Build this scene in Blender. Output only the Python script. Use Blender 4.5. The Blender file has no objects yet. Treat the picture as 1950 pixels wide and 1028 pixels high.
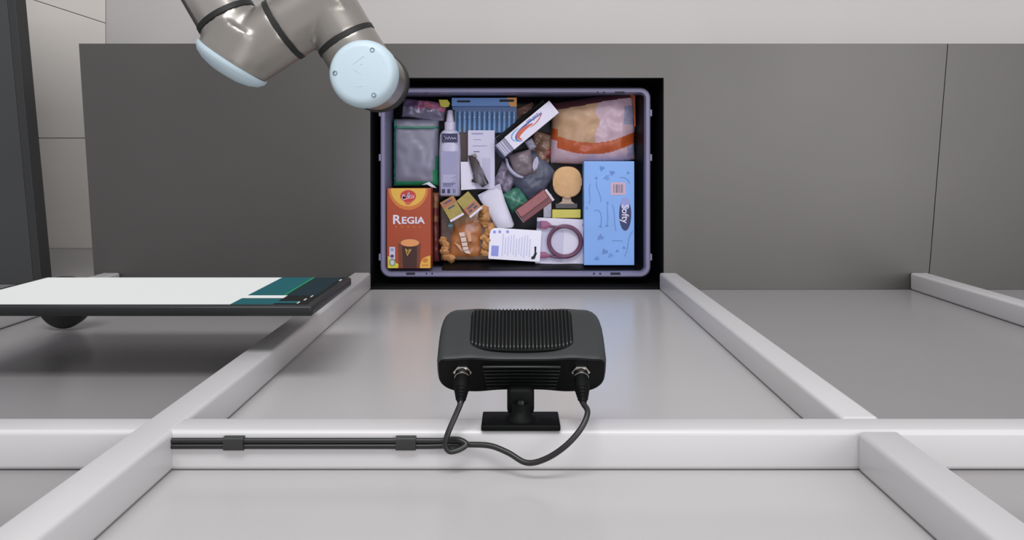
import bpy, bmesh, math, random
from mathutils import Vector, Matrix, noise

# ------------------------------------------------------------------ camera, world, lights, exposure
SC = bpy.context.scene
COL = SC.collection
F = 1600.0                    # focal length in pixels of the 1950 x 1028 frame
CX, CY = 981.0, 300.0         # where the straight-down axis meets the frame
H = 2.873                     # camera height, looking straight down into the cell
cam_d = bpy.data.cameras.new('camera'); cam = bpy.data.objects.new('camera', cam_d); COL.objects.link(cam)
cam.location = (0, 0, H)
cam_d.sensor_width = 36.0; cam_d.lens = 36.0 * F / 1950
cam_d.shift_x = (975 - CX) / 1950.0
cam_d.shift_y = -(514 - CY) / 1950.0
cam_d.clip_start = 0.01
SC.camera = cam
SC.view_settings.view_transform = 'Standard'
SC.view_settings.look = 'None'
SC.view_settings.gamma = 1.0
SC.view_settings.use_curve_mapping = False
SC.view_settings.exposure = 0.0

world = bpy.data.worlds.new('room_light'); SC.world = world; world.use_nodes = True
wb = world.node_tree.nodes['Background']
wb.inputs[0].default_value = (0.80, 0.80, 0.83, 1); wb.inputs[1].default_value = 0.70

def area(name, loc, target, sx, sy, power, color=(1, 1, 1)):
    d = bpy.data.lights.new(name, 'AREA'); d.shape = 'RECTANGLE'; d.size = sx; d.size_y = sy
    d.energy = power; d.color = color
    o = bpy.data.objects.new(name, d); COL.objects.link(o); o.location = loc
    o.rotation_euler = (Vector(target) - Vector(loc)).to_track_quat('-Z', 'Y').to_euler()
    return o
area('unseen_overhead_lamp', (1.9, 0.3, 4.7), (0.3, -0.1, 1.2), 1.8, 2.2, 41)
area('unseen_overhead_lamp', (-0.2, 3.4, 4.2), (-0.0, -0.3, 1.7), 2.8, 1.2, 120)  # unseen fill added from the north to brighten posts and crossbeam
projector = bpy.data.lights.new('scanner_projector_light', 'SPOT'); projector.energy = 8; projector.color = (.70, .74, 1.0)
projector.spot_size = math.radians(46); projector.spot_blend = .5; projector.shadow_soft_size = .02
pj = bpy.data.objects.new('scanner_projector_light', projector); COL.objects.link(pj); pj.location = (.008, -.135, 1.93)
pj.rotation_euler = (Vector((0, -.07, .85)) - Vector(pj.location)).to_track_quat('-Z', 'Y').to_euler()

# ------------------------------------------------------------------ helpers
def lin(c):
    c = c / 255.0
    return c / 12.92 if c <= 0.04045 else ((c + 0.055) / 1.055) ** 2.4
MATS = {}
def mat(name, rgb, rough=0.5, metal=0.0, var=0.0, scale=20.0, bump=0.0, bscale=60.0, coat=0.0, spec=0.5,
        alpha=1.0, emit=0.0, stretch=None, trans=0.0):
    if name in MATS: return MATS[name]
    m = bpy.data.materials.new(name); m.use_nodes = True
    nt = m.node_tree; b = nt.nodes['Principled BSDF']
    c = (lin(rgb[0]), lin(rgb[1]), lin(rgb[2]), 1)
    b.inputs['Base Color'].default_value = (.01, .01, .01, 1) if emit else c
    b.inputs['Roughness'].default_value = rough
    b.inputs['Metallic'].default_value = metal
    b.inputs['Coat Weight'].default_value = coat
    b.inputs['Specular IOR Level'].default_value = spec
    b.inputs['Alpha'].default_value = alpha
    b.inputs['Transmission Weight'].default_value = trans
    if emit:
        b.inputs['Emission Color'].default_value = c; b.inputs['Emission Strength'].default_value = emit
    tc = None
    if var or bump:
        tc = nt.nodes.new('ShaderNodeTexCoord'); mp = nt.nodes.new('ShaderNodeMapping')
        nt.links.new(tc.outputs['Object'], mp.inputs['Vector'])
        if stretch: mp.inputs['Scale'].default_value = stretch
    if var:
        n = nt.nodes.new('ShaderNodeTexNoise'); n.inputs['Scale'].default_value = scale; n.inputs['Detail'].default_value = 5
        nt.links.new(mp.outputs[0], n.inputs['Vector'])
        r = nt.nodes.new('ShaderNodeMapRange')
        r.inputs['From Min'].default_value = 0.3; r.inputs['From Max'].default_value = 0.7
        r.inputs['To Min'].default_value = 1 - var; r.inputs['To Max'].default_value = 1 + var
        nt.links.new(n.outputs['Fac'], r.inputs['Value'])
        mx = nt.nodes.new('ShaderNodeVectorMath'); mx.operation = 'SCALE'; mx.inputs[0].default_value = c[:3]
        nt.links.new(r.outputs[0], mx.inputs['Scale']); nt.links.new(mx.outputs[0], b.inputs['Base Color'])
    if bump:
        n2 = nt.nodes.new('ShaderNodeTexNoise'); n2.inputs['Scale'].default_value = bscale; n2.inputs['Detail'].default_value = 4
        nt.links.new(mp.outputs[0], n2.inputs['Vector'])
        bp = nt.nodes.new('ShaderNodeBump'); bp.inputs['Strength'].default_value = bump; bp.inputs['Distance'].default_value = 0.002
        nt.links.new(n2.outputs['Fac'], bp.inputs['Height']); nt.links.new(bp.outputs[0], b.inputs['Normal'])
    MATS[name] = m
    return m

def P(px, py, z):
    """world point at height z seen at that place of the frame"""
    d = (H - z) / F
    return Vector(((px - CX) * d, (CY - py) * d, z))

def finish(name, bm, m, parent=None, smooth=False, angle=40):
    bmesh.ops.recalc_face_normals(bm, faces=bm.faces)
    me = bpy.data.meshes.new(name); bm.to_mesh(me); bm.free()
    for x in (m if isinstance(m, (list, tuple)) else [m]): me.materials.append(x)
    if smooth:
        me.polygons.foreach_set('use_smooth', [True] * len(me.polygons))
        try: me.set_sharp_from_angle(angle=math.radians(angle))
        except Exception: pass
    o = bpy.data.objects.new(name, me); COL.objects.link(o)
    if parent is not None: o.parent = parent
    return o
def tag(o, label=None, cat=None, group=None, kind=None):
    if label: o['label'] = label
    if cat: o['category'] = cat
    if group: o['group'] = group
    if kind: o['kind'] = kind
    return o
def thing(name, loc, label, cat, rot=(0, 0, 0), group=None, kind=None):
    o = bpy.data.objects.new(name, None); COL.objects.link(o); o.empty_display_size = 0.02
    o.location = loc; o.rotation_euler = rot
    return tag(o, label, cat, group, kind)
BM = bmesh.new
def box(bm, x0, x1, y0, y1, z0, z1, bevel=0.0, seg=2):
    r = bmesh.ops.create_cube(bm, size=1)
    vs = r['verts']
    for v in vs:
        v.co = Vector((x0 + (v.co.x + .5) * (x1 - x0), y0 + (v.co.y + .5) * (y1 - y0), z0 + (v.co.z + .5) * (z1 - z0)))
    if bevel:
        es = list({e for v in vs for e in v.link_edges})
        bmesh.ops.bevel(bm, geom=es, offset=bevel, segments=seg, profile=0.5, affect='EDGES', clamp_overlap=True)
    return bm
def prism(bm, pts, z0, z1, bevel=0.0):
    lo = [bm.verts.new((x, y, z0)) for x, y in pts]; hi = [bm.verts.new((x, y, z1)) for x, y in pts]
    n = len(pts)
    bm.faces.new(list(reversed(lo))); top = bm.faces.new(hi)
    for i in range(n): bm.faces.new((lo[i], lo[(i + 1) % n], hi[(i + 1) % n], hi[i]))
    if bevel:
        bmesh.ops.bevel(bm, geom=list(top.edges), offset=bevel, segments=2, profile=0.5, affect='EDGES', clamp_overlap=True)
    return bm
def cyl(bm, p0, p1, r0, r1=None, seg=32, cap=True):
    r1 = r0 if r1 is None else r1
    p0 = Vector(p0); p1 = Vector(p1); ax = (p1 - p0)
    q = ax.to_track_quat('Z', 'Y')
    a = [bm.verts.new(p0 + q @ Vector((r0 * math.cos(2 * math.pi * i / seg), r0 * math.sin(2 * math.pi * i / seg), 0))) for i in range(seg)]
    b = [bm.verts.new(p1 + q @ Vector((r1 * math.cos(2 * math.pi * i / seg), r1 * math.sin(2 * math.pi * i / seg), 0))) for i in range(seg)]
    for i in range(seg): bm.faces.new((a[i], a[(i + 1) % seg], b[(i + 1) % seg], b[i]))
    if cap: bm.faces.new(list(reversed(a))); bm.faces.new(b)
    return bm
def lathe(bm, p0, axis, prof, seg=40):
    """prof: list of (distance along axis, radius)"""
    p0 = Vector(p0); q = Vector(axis).normalized().to_track_quat('Z', 'Y')
    rings = []
    for d, r in prof:
        if r <= 1e-6: rings.append([bm.verts.new(p0 + q @ Vector((0, 0, d)))])
        else: rings.append([bm.verts.new(p0 + q @ Vector((r * math.cos(2 * math.pi * i / seg), r * math.sin(2 * math.pi * i / seg), d))) for i in range(seg)])
    for A, B in zip(rings, rings[1:]):
        for i in range(seg):
            j = (i + 1) % seg
            if len(A) == 1 and len(B) == 1: continue
            if len(A) == 1: bm.faces.new((A[0], B[j], B[i]))
            elif len(B) == 1: bm.faces.new((A[i], A[j], B[0]))
            else: bm.faces.new((A[i], A[j], B[j], B[i]))
    if len(rings[0]) > 1: bm.faces.new(list(reversed(rings[0])))
    if len(rings[-1]) > 1: bm.faces.new(rings[-1])
    return bm
def smooth_path(pts, n=8):
    pts = [Vector(p) for p in pts]; out = []
    ext = [2 * pts[0] - pts[1]] + pts + [2 * pts[-1] - pts[-2]]
    for i in range(1, len(ext) - 2):
        a, b, c, d = ext[i - 1:i + 3]
        for k in range(n):
            t = k / n
            out.append(0.5 * ((2 * b) + (c - a) * t + (2 * a - 5 * b + 4 * c - d) * t * t + (3 * b - a - 3 * c + d) * t ** 3))
    out.append(pts[-1]); return out
def tube(bm, pts, r, seg=12, closed=False):
    pts = [Vector(p) for p in pts]; rings = []
    nrm = None
    for i, p in enumerate(pts):
        t = (pts[min(i + 1, len(pts) - 1)] - pts[max(i - 1, 0)]).normalized()
        if closed: t = (pts[(i + 1) % len(pts)] - pts[i - 1]).normalized()
        if nrm is None: nrm = t.orthogonal().normalized()
        nrm = (nrm - t * nrm.dot(t)).normalized(); bi = t.cross(nrm)
        rr = r(i / (len(pts) - 1)) if callable(r) else r
        rings.append([bm.verts.new(p + rr * (math.cos(2 * math.pi * k / seg) * nrm + math.sin(2 * math.pi * k / seg) * bi)) for k in range(seg)])
    pairs = list(zip(rings, rings[1:]))
    if closed: pairs.append((rings[-1], rings[0]))
    for A, B in pairs:
        for k in range(seg): bm.faces.new((A[k], A[(k + 1) % seg], B[(k + 1) % seg], B[k]))
    if not closed: bm.faces.new(list(reversed(rings[0]))); bm.faces.new(rings[-1])
    return bm
def pillow(name, w, h, t, m, parent, pick=None, nx=48, ny=48, crumple=0.15, seed=0, warp=None, power=2.4, base=0.25, freq=28, edge=0.0008):
    """soft flat pack: closed mesh puffed to thickness t, its outline w x h; pick(u,v)->material index"""
    bm = BM(); top = []; bot = []
    for j in range(ny + 1):
        v = j / ny * 2 - 1; ra = []; rb = []
        for i in range(nx + 1):
            u = i / nx * 2 - 1
            f = max(0, 1 - abs(u) ** power) ** 0.5 * max(0, 1 - abs(v) ** power) ** 0.5
            x, y = u * w / 2, v * h / 2
            if warp: x, y = warp(u, v, x, y)
            nz = noise.noise(Vector((x * freq + seed, y * freq, seed * 1.7))) + 0.5 * noise.noise(Vector((x * freq * 2.7, y * freq * 2.7 + seed, 3.1)))
            zt = t * f * (1 - crumple + crumple * 1.6 * nz) + edge + base * t
            zb = base * t * (1 - f) * 0.9
            x += 0.0015 * nz; y += 0.0015 * nz
            ra.append(bm.verts.new((x, y, max(zt, zb + edge)))); rb.append(bm.verts.new((x, y, zb)))
        top.append(ra); bot.append(rb)
    for j in range(ny):
        for i in range(nx):
            f1 = bm.faces.new((top[j][i], top[j][i + 1], top[j + 1][i + 1], top[j + 1][i]))
            f2 = bm.faces.new((bot[j][i], bot[j + 1][i], bot[j + 1][i + 1], bot[j][i + 1]))
            if pick:
                k = pick((i + .5) / nx * 2 - 1, (j + .5) / ny * 2 - 1); f1.material_index = k; f2.material_index = k
    for i in range(nx):
        bm.faces.new((top[0][i], bot[0][i], bot[0][i + 1], top[0][i + 1])); bm.faces.new((top[ny][i], top[ny][i + 1], bot[ny][i + 1], bot[ny][i]))
    for j in range(ny):
        bm.faces.new((top[j][0], top[j + 1][0], bot[j + 1][0], bot[j][0])); bm.faces.new((top[j][nx], bot[j][nx], bot[j + 1][nx], top[j + 1][nx]))
    return finish(name, bm, m, parent, smooth=True, angle=60)
def letters(name, body, size, m, parent, loc, rz=0.0, sx=1.0, shear=0.0, bold=0.0, thick=0.0003, rot=None, extra=None):
    cu = bpy.data.curves.new(name, 'FONT'); cu.body = body; cu.size = size; cu.align_x = 'CENTER'; cu.align_y = 'CENTER'
    cu.extrude = thick / 2; cu.shear = shear; cu.offset = bold; cu.resolution_u = 3
    t = bpy.data.objects.new(name, cu); COL.objects.link(t)
    bpy.context.view_layer.update()
    me = bpy.data.meshes.new_from_object(t.evaluated_get(bpy.context.evaluated_depsgraph_get()))
    bpy.data.objects.remove(t); bpy.data.curves.remove(cu)
    me.materials.clear(); me.materials.append(m)
    o = bpy.data.objects.new(name, me); COL.objects.link(o); o.parent = parent
    o.location = loc; o.rotation_euler = rot or (0, 0, rz); o.scale = (sx, 1, 1)
    return o
def ell(cx, cy, rx, ry, n=32, a0=0, a1=360):
    full = abs(a1 - a0) >= 360
    return [(cx + rx * math.cos(math.radians(a0 + (a1 - a0) * i / n)), cy + ry * math.sin(math.radians(a0 + (a1 - a0) * i / n))) for i in range(n if full else n + 1)]
def rrect(x0, x1, y0, y1, r, n=6):
    out = []
    rs = r if isinstance(r, (list, tuple)) else [r] * 4
    for (cx, cy, a), q in zip(((x1, y1, 0), (x0, y1, 90), (x0, y0, 180), (x1, y0, 270)), rs):
        sx = -1 if cx == x1 else 1; sy = -1 if cy == y1 else 1
        for i in range(n + 1):
            t = math.radians(a + 90 * i / n)
            out.append((cx + sx * q + q * math.cos(t), cy + sy * q + q * math.sin(t)))
    return out
def printed(name, pts, m, parent, z, th=0.0003):
    return finish(name, prism(BM(), pts, z, z + th), m, parent)
def stroke(pts, w):
    """a ribbon outline along pts; w a width or a list of widths"""
    pts = [Vector(p) for p in pts]; L = []; R = []
    for i, p in enumerate(pts):
        t = (pts[min(i + 1, len(pts) - 1)] - pts[max(i - 1, 0)]).normalized(); n = Vector((-t.y, t.x))
        ww = (w[i] if isinstance(w, list) else w) / 2
        L.append(tuple(p + n * ww)); R.append(tuple(p - n * ww))
    return L + R[::-1]

# ------------------------------------------------------------------ materials of the cell
M_post = mat('white_enamel', (206, 204, 205), 0.32, var=0.02, scale=4)
M_wall = mat('grey_gloss_sheet', (187, 185, 185), 0.22, spec=.3, var=0.02, scale=3)
M_wall2 = mat('grey_gloss_sheet_dark', (152, 149, 150), 0.22, spec=.3, var=0.02, scale=3)
M_tab_r = mat('steel_sheet', (105, 103, 101), 0.46, 0.85, var=0.05, scale=2.5)
M_floor = mat('pale_floor_tile', (240, 234, 228), 0.5, var=0.04, scale=3)
M_floor2 = mat('pale_floor_board', (206, 202, 200), 0.5, var=0.03, scale=2)
M_grout = mat('grout', (150, 144, 138), 0.8)
M_black = mat('black_powder_coat', (8, 9, 10), 0.6, spec=.2)
M_dark = mat('charcoal_panel', (68, 69, 70), 0.4, 0.2, var=0.06, scale=2)
M_dark2 = mat('charcoal_edge', (46, 47, 48), 0.5)

# ------------------------------------------------------------------ the setting
XW = 2.6
floor = tag(finish('floor', box(BM(), -3.2, XW + .4, -0.315, 2.2, -0.05, -0.004), M_grout), kind='structure')
def floor_piece(name, pts, m):
    return finish(name, prism(BM(), pts, -0.004, 0.0, 0.001), m, floor)
g = 0.0014
xs = P(201, 0, 0).x; yj = P(0, 263, 0).y
ja, jb = P(65, 0, 0), P(201, 44, 0)
sl = (jb.y - ja.y) / (jb.x - ja.x)
def yjoint(x): return ja.y + sl * (x - ja.x)
floor_piece('tile', [(-3.1, -0.31), (xs - g, -0.31), (xs - g, yj - g), (-3.1, yj - g)], M_floor)
floor_piece('tile', [(-3.1, yj + g), (xs - g, yj + g), (xs - g, yjoint(xs) - g), (-3.1, yjoint(-3.1) - g)], M_floor)
floor_piece('tile', [(-3.1, yjoint(-3.1) + g), (xs - g, yjoint(xs) + g), (xs - g, 2.1), (-3.1, 2.8)], M_floor)
floor_piece('tile', [(xs + g, -0.31), (XW + .3, -0.31), (XW + .3, 2.1), (xs + g, 2.1)], M_floor2)

YW, YN = -0.310, -0.270       # wall sheet, north face of the posts
wall = tag(finish('wall_back', box(BM(), -3.2, XW + .4, YW - .06, YW - .004, -0.05, 3.4), M_dark2), kind='structure')
PX = (0.3387, 0.3792)         # centre bay posts
PX2 = (0.927, 0.967)
ZB0, ZB1 = H - .873, H - .831 # crossbeam
bays = [(-XW, -PX2[1]), (-PX2[0], -PX[1]), (-PX[0], PX[0]), (PX[1], PX2[0]), (PX2[1], XW)]
for x0, x1 in bays:
    for z0, z1 in ((0.0, (ZB0 + ZB1) / 2), ((ZB0 + ZB1) / 2, 3.4)):
        finish('panel', box(BM(), x0 - .015, x1 + .015, YW - .004, YW, z0 + .0004, z1 - .0004, .0004, 1), M_wall2 if abs(x0 + x1) > .1 else M_wall, wall)

ZT = 0.9
fr = thing('machine_frame', (0, YW, 0), 'white enamelled square tube frame of uprights and one long crossbeam over the grey wall', 'frame')
for x0, x1 in ((-PX2[1], -PX2[0]), (-PX[1], -PX[0]), PX, PX2):
    left = x0 == -PX[1]
    for z0, z1 in (((ZT + .001, 3.35),) if left else ((ZT + .001, ZB0 + .0005), (ZB1 - .0005, 3.35))):
        finish('post', box(BM(), x0, x1, 0.0003, .0404 if left else .040, z0, z1, .005, 4), M_post, fr, True)
finish('crossbeam', box(BM(), -XW, XW, 0.0003, .040, ZB0, ZB1, .005, 5), M_post, fr, True)

# work table ------------------------------------------------------
ZT = 0.9
tb = thing('work_table', (0, 0, 0), 'grey steel work table with a black rectangular well holding the tote', 'table')
yt = P(0, 83, ZT).y; hx0, hx1, hy1 = P(705, 0, ZT).x, P(1264, 0, ZT).x, P(0, 148, ZT).y
hy0 = YW + .0055
YT = YW + .0006
xl_n, xl_s = P(150, 0, ZT).x, P(181, 0, ZT).x
xr_n, xr_s = P(1805, 0, ZT).x, P(1767, 0, ZT).x
def plate(pts, m):
    finish('top_plate', prism(BM(), pts, ZT - .012, ZT), m, tb)
plate([(xl_s, YT), (hx0, YT), (hx0, hy1), (hx1, hy1), (hx1, YT), (xr_s - .001, YT), (xr_n - .001, yt), (xl_n, yt)], M_tab_r)
plate([(xr_s + .001, YT), (2.3, YT), (2.3, yt), (xr_n + .001, yt)], M_tab_r)
bm = BM(); box(bm, hx0, hx1, YT, hy0, ZT - .012, ZT)
finish('well_lip', bm, M_black, tb)
ZF = 0.70
b2 = BM(); W = .006
box(b2, hx0 - W, hx0 + .0015, YT, hy1 + W, ZF, ZT - .0005); box(b2, hx1 - .0015, hx1 + W, YT, hy1 + W, ZF, ZT - .0005)
box(b2, hx0, hx1, hy1 - .0015, hy1 + W, ZF, ZT - .0005); box(b2, hx0, hx1, YT, hy0 + .001, ZF, ZT - .0005)
finish('well_wall', b2, M_black, tb)
finish('well_floor', box(BM(), hx0 - W, hx1 + W, YT, hy1 + W, ZF - .006, ZF), M_black, tb)
for x in (-.93, -.45, .45, 2.2):
    for y in (-.28, .2):
        finish('leg', box(BM(), x - .02, x + .02, y - .02, y + .02, 0, ZT - .012, .003), M_dark2, tb)

# dark side table at the far left ---------------------------------
st = thing('side_table', (0, 0, 0), 'dark charcoal side table with a black edge beam at the far left', 'table')
ZS0, ZS1 = .773, .819
eb = [P(49, 0, ZS0), P(98, 520, ZS0)]
dxy = (eb[1].x - eb[0].x) / (eb[1].y - eb[0].y)
def ex(y): return eb[0].x + dxy * (y - eb[0].y)
finish('edge_beam', prism(BM(), [(ex(YT) - .02, YT), (ex(YT), YT), (ex(.9), .9), (ex(.9) - .02, .9)], ZS0, ZS1, .0015), M_dark2, st)
finish('table_top', prism(BM(), [(-2.7, YT), (ex(YT) - .0205, YT), (ex(.9) - .0205, .9), (-2.7, .9)], ZS0 + .004, ZS1 - .0005, .001), M_dark, st)
finish('pedestal', box(BM(), -2.6, -1.78, -.2, .8, 0, ZS0 + .004, .004), M_dark2, st)

# ------------------------------------------------------------------ monitor on the wall, facing the cell
M_mon = mat('monitor_black', (22, 24, 25), 0.4)
M_scr = mat('screen_white', (228, 229, 229), 0.5, spec=.1, emit=0.93)
M_teal = mat('screen_teal', (14, 92, 100), 0.5, spec=.1, emit=0.9)
M_teal_d = mat('screen_deep_teal', (4, 38, 48), 0.5, spec=.1, emit=0.9)
M_green = mat('screen_green', (20, 150, 85), 0.5, spec=.1, emit=0.9)
M_blk_s = mat('screen_black', (6, 16, 20), 0.5, spec=.1, emit=0.3)
mx0, mx1, mz0, mz1, my = -.790, -.2735, H - 1.404, H - 1.132, -.200
mo = thing('monitor', ((mx0 + mx1) / 2, my, mz0), 'wide black monitor left of the tote showing a white page beside a teal menu', 'monitor')
cxm = (mx0 + mx1) / 2; mw = (mx1 - mx0) / 2; mh = mz1 - mz0
finish('casing', box(BM(), -mw, mw, -.014, 0, 0, mh, .003, 3), M_mon, mo, True)
finish('back_cover', box(BM(), -mw + .08, mw - .08, -.026, -.0142, .02, mh - .07, .005, 3), M_mon, mo, True)
def scr(name, x0, x1, z0, z1, m, k=1, sl0=0, par=None):
    return finish(name, box(BM(), x0 - cxm, x1 - cxm, 0.0002 * k, 0.0002 * k + .0002, z0 - mz0, z1 - mz0), m, par or mo)
sc_ = scr('screen', mx0 + .012, mx1 - .010, mz0 + .004, mz1 - .012, M_blk_s, 0)
def zat(py): return H - 0.200 * F / (py - 300)
scr('screen_page', mx0 + .012, -.388, mz0 + .005, mz1 - .012, M_scr)
scr('screen_menu', -.388, -.3365, zat(563), zat(528.6), M_teal)
scr('screen_menu', -.388, -.2885, zat(563), zat(528.6), M_teal_d, .5)
scr('screen_edge_line', -.3365, -.3335, zat(564), zat(528.6), M_green)
scr('screen_bar', -.388, -.3295, zat(568), zat(563), M_scr, 2)
scr('screen_panel', -.388, -.330, mz1 - .012, zat(568.5), M_teal)
scr('screen_panel', -.330, -.300, zat(577.5), zat(574), M_teal, 2)
scr('screen_icon', -.2995, -.2975, zat(578), zat(575), M_scr, 2)
scr('screen_icon', -.2965, -.2945, zat(572), zat(569), M_scr, 2)
scr('screen_icon', -.2935, -.292, zat(566), zat(563), M_scr, 2)
scr('screen_icon', -.2860, -.2835, zat(535), zat(532.5), M_scr, 2)
bm = BM()
lathe(bm, (-.812 - cxm, -.260 - my, H - 1.53 - mz0), (0, 0, 1), [(0, .040), (.003, .045), (.022, .047), (.028, .043), (.032, .028), (.034, .018)])
cyl(bm, (-.805 - cxm, -.250 - my, H - 1.50 - mz0), (-.76 - cxm, -.020, .05), .016)
finish('wall_bracket', bm, M_mon, mo, True)

# ------------------------------------------------------------------ robot arm
M_alu = mat('cast_aluminium', (158, 153, 147), 0.34, 0.75, var=0.02, scale=30)
M_chr = mat('polished_tube', (196, 190, 184), 0.22, 1.0)
M_rub = mat('black_seal', (24, 24, 23), 0.55)
M_cap = mat('pale_blue_cap', (192, 210, 220), 0.45)
M_scrw = mat('screw_steel', (140, 155, 165), 0.35, 0.6)
ZR = H - 1.32
rb = thing('robot_arm', (-.767, .80, 0), 'silver jointed robot arm with pale blue caps reaching in over the tote', 'robot arm')
off = Vector(rb.location)
def RP(px, py, z=ZR): return P(px, py, z) - off
def blob(name, cyls, m, voxel=.0035, it=10):
    bm = BM()
    for a, b, r in cyls: cyl(bm, a, b, r, seg=40)
    me = bpy.data.meshes.new('t'); bm.to_mesh(me); bm.free()
    t = bpy.data.objects.new('t', me); COL.objects.link(t)
    r = t.modifiers.new('r', 'REMESH'); r.mode = 'VOXEL'; r.voxel_size = voxel
    s = t.modifiers.new('s', 'SMOOTH'); s.iterations = it; s.factor = 0.6
    bpy.context.view_layer.update()
    me2 = bpy.data.meshes.new_from_object(t.evaluated_get(bpy.context.evaluated_depsgraph_get()))
    bpy.data.objects.remove(t)
    me2.materials.clear(); me2.materials.append(m); me2.name = name
    me2.polygons.foreach_set('use_smooth', [True] * len(me2.polygons))
    o = bpy.data.objects.new(name, me2); COL.objects.link(o); o.parent = rb
    return o
rA = 57 * 1.32 / F; rB = 63 * 1.32 / F
r1c, r2c, r3c = RP(431, 34), RP(541, 56), RP(660, 77)
aA = Vector((57, -97, 0)).normalized(); aB = Vector((-103, -66, 0)).normalized()
ncap = Vector((-.56, -.83, 0)).normalized(); capc = RP(441, 119)
tA = r1c - aA * .62
finish('forearm_tube', cyl(BM(), tA, r1c, rA * .99, seg=48), M_chr, rb, True)
finish('column', cyl(BM(), (0, 0, ZR + .05), (0, 0, 0), .06, seg=40), M_alu, rb, True)
blob('elbow_housing', [(tA - aA * .06, tA + aA * .05, rA * 1.2), (tA - Vector((0, 0, .1)), tA + Vector((0, 0, .07)), rA * 1.2)], M_alu)
blob('joint_housing', [(r1c + aA * .002, r1c + aA * .085, rA), (r2c, r2c + aB * .075, rB), (capc - ncap * .055, capc, 71 * 1.32 / F)], M_alu)
blob('joint_housing', [(r2c, r2c - aB * .105, rB), (r3c - aA * .105, r3c, rA * 1.0)], M_alu)
wc = P(688, 138, H - 1.25) - off
zc = H - 1.25
def V(z, dx=0, dy=0): return Vector((wc.x + dx, wc.y + dy, z))
blob('wrist_housing', [(r3c, V(ZR), rA), (V(zc - .034), V(H - 1.395), .0485)], M_alu)
for c, ax, r, tl in ((r1c, aA, rA, .010), (r2c, aB, rB, .010), (r3c, aA, rA, .010)):
    finish('seal_ring', lathe(BM(), c - ax * tl / 2, ax, [(0, r * .97), (.001, r * 1.015), (tl - .001, r * 1.015), (tl, r * .97)], 48), M_rub, rb, True)
finish('seal_ring', lathe(BM(), V(H - 1.388), (0, 0, -1), [(0, .045), (.002, .0505), (.014, .0505), (.017, .046)], 48), M_rub, rb, True)
finish('tool_flange', lathe(BM(), V(H - 1.405), (0, 0, -1), [(0, .047), (.002, .0485), (.008, .0485), (.012, .040), (.03, .038)], 48), M_chr, rb, True)
finish('tool_flange_seal', lathe(BM(), V(H - 1.413), (0, 0, -1), [(0, .049), (.002, .0505), (.008, .0505), (.011, .046)], 48), M_rub, rb, True)
cp = finish('joint_cap', lathe(BM(), V(zc - .038), (0, 0, 1), [(0, .050), (.003, .0515), (.016, .0515), (.026, .0500), (.033, .0475), (.0365, .044), (.038, .038), (.0383, 0)], 64), M_cap, rb, True, 60)
for px, py in ((638, 139), (709, 95), (712, 181)):
    s = P(px, py, zc) - off
    finish('screw', lathe(BM(), s - Vector((0, 0, .003)), (0, 0, 1), [(0, .0036), (.0035, .0036), (.0042, .0028), (.0025, .0022), (.0025, 0)], 16), M_scrw, cp, True)
for pts in ([(672, 122), (693, 106)], [(674, 132), (688, 141)], [(686, 122), (690, 121.5)], [(678, 164), (690, 163.5)]):
    q = [(P(a, b, zc) - off)[:2] for a, b in pts]
    finish('embossed_mark', prism(BM(), stroke(q, .0012), zc, zc + .0006), M_cap, cp)
dome = [(-.004, 74 * 1.32 / F), (0, 74 * 1.32 / F), (.003, 73 * 1.32 / F), (.010, 66 * 1.32 / F), (.016, 52 * 1.32 / F), (.020, 34 * 1.32 / F), (.021, 0)]
finish('joint_cap', lathe(BM(), capc, ncap, dome, 64), M_cap, rb, True, 60)

# ------------------------------------------------------------------ 3D scanner camera on the crossbeam
M_h = mat('scanner_grey', (47, 49, 50), 0.42, spec=.35)
M_hd = mat('scanner_black', (6, 7, 8), 0.6, spec=.15)
M_fin = mat('scanner_fin', (14, 16, 17), 0.34, spec=.4)
M_nut = mat('nickel', (200, 196, 190), 0.2, 1.0)
HB, DB, WB = .0516, .0722, .0865
s0 = P(993.5, 681, H - .85)
dv = thing('scanner_camera', s0, 'black finned 3D scanner camera on a ball mount in the middle of the crossbeam', 'camera', (math.radians(-55), 0, 0))
def section(w, h, dz=0, n=12):
    """outline in (x,z): broad rounded box with pinched middle"""
    pts = []
    half = []
    for i in range(0, 25):
        x = i / 24 * (WB - .008)
        bump = math.exp(-((x - .052) / .016) ** 2)
        half.append((x, -.0018 + .0022 * bump))
    for i in range(1, 9):
        a = math.radians(90 - 90 * i / 8)
        half.append((WB - .008 + .008 * math.cos(a), -.008 - .0018 + .008 * math.sin(a)))
    half.append((WB + .0004, -.022))
    for i in range(0, 13):
        a = math.radians(-90 * i / 12)
        half.append((WB - .024 + .024 * math.cos(a), -HB + .020 + .020 * math.sin(a)))
    for i in range(1, 15):
        x = (WB - .024) * (1 - i / 14)
        bump = math.exp(-((x - .048) / .014) ** 2)
        half.append((x, -HB + .0012 * (1 - bump) + .002 * math.exp(-(x / .036) ** 4)))
    left = [(-x, z) for x, z in half[1:-1]][::-1]
    zc_ = -HB / 2
    return [(x * w, zc_ + (z - zc_) * h + dz) for x, z in half + left]
def loft(bm, secs):
    rings = [[bm.verts.new((x, y, z)) for x, z in pts] for y, pts in secs]
    n = len(rings[0])
    for A, B in zip(rings, rings[1:]):
        for i in range(n): bm.faces.new((A[i], A[(i + 1) % n], B[(i + 1) % n], B[i]))
    bm.faces.new(rings[0]); bm.faces.new(list(reversed(rings[-1])))
    return bm
secs = [(0.0005, section(.985, .97)), (.0025, section(.996, .99)), (.005, section(1, 1)), (.02, section(1, 1)), (.035, section(.998, 1)), (.048, section(.99, .995)),
        (.058, section(.972, .985)), (.064, section(.95, .97)), (.0685, section(.915, .94)), (.071, section(.88, .90)), (DB, section(.84, .85))]
finish('housing', loft(BM(), secs), M_h, dv, True, 50)
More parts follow.
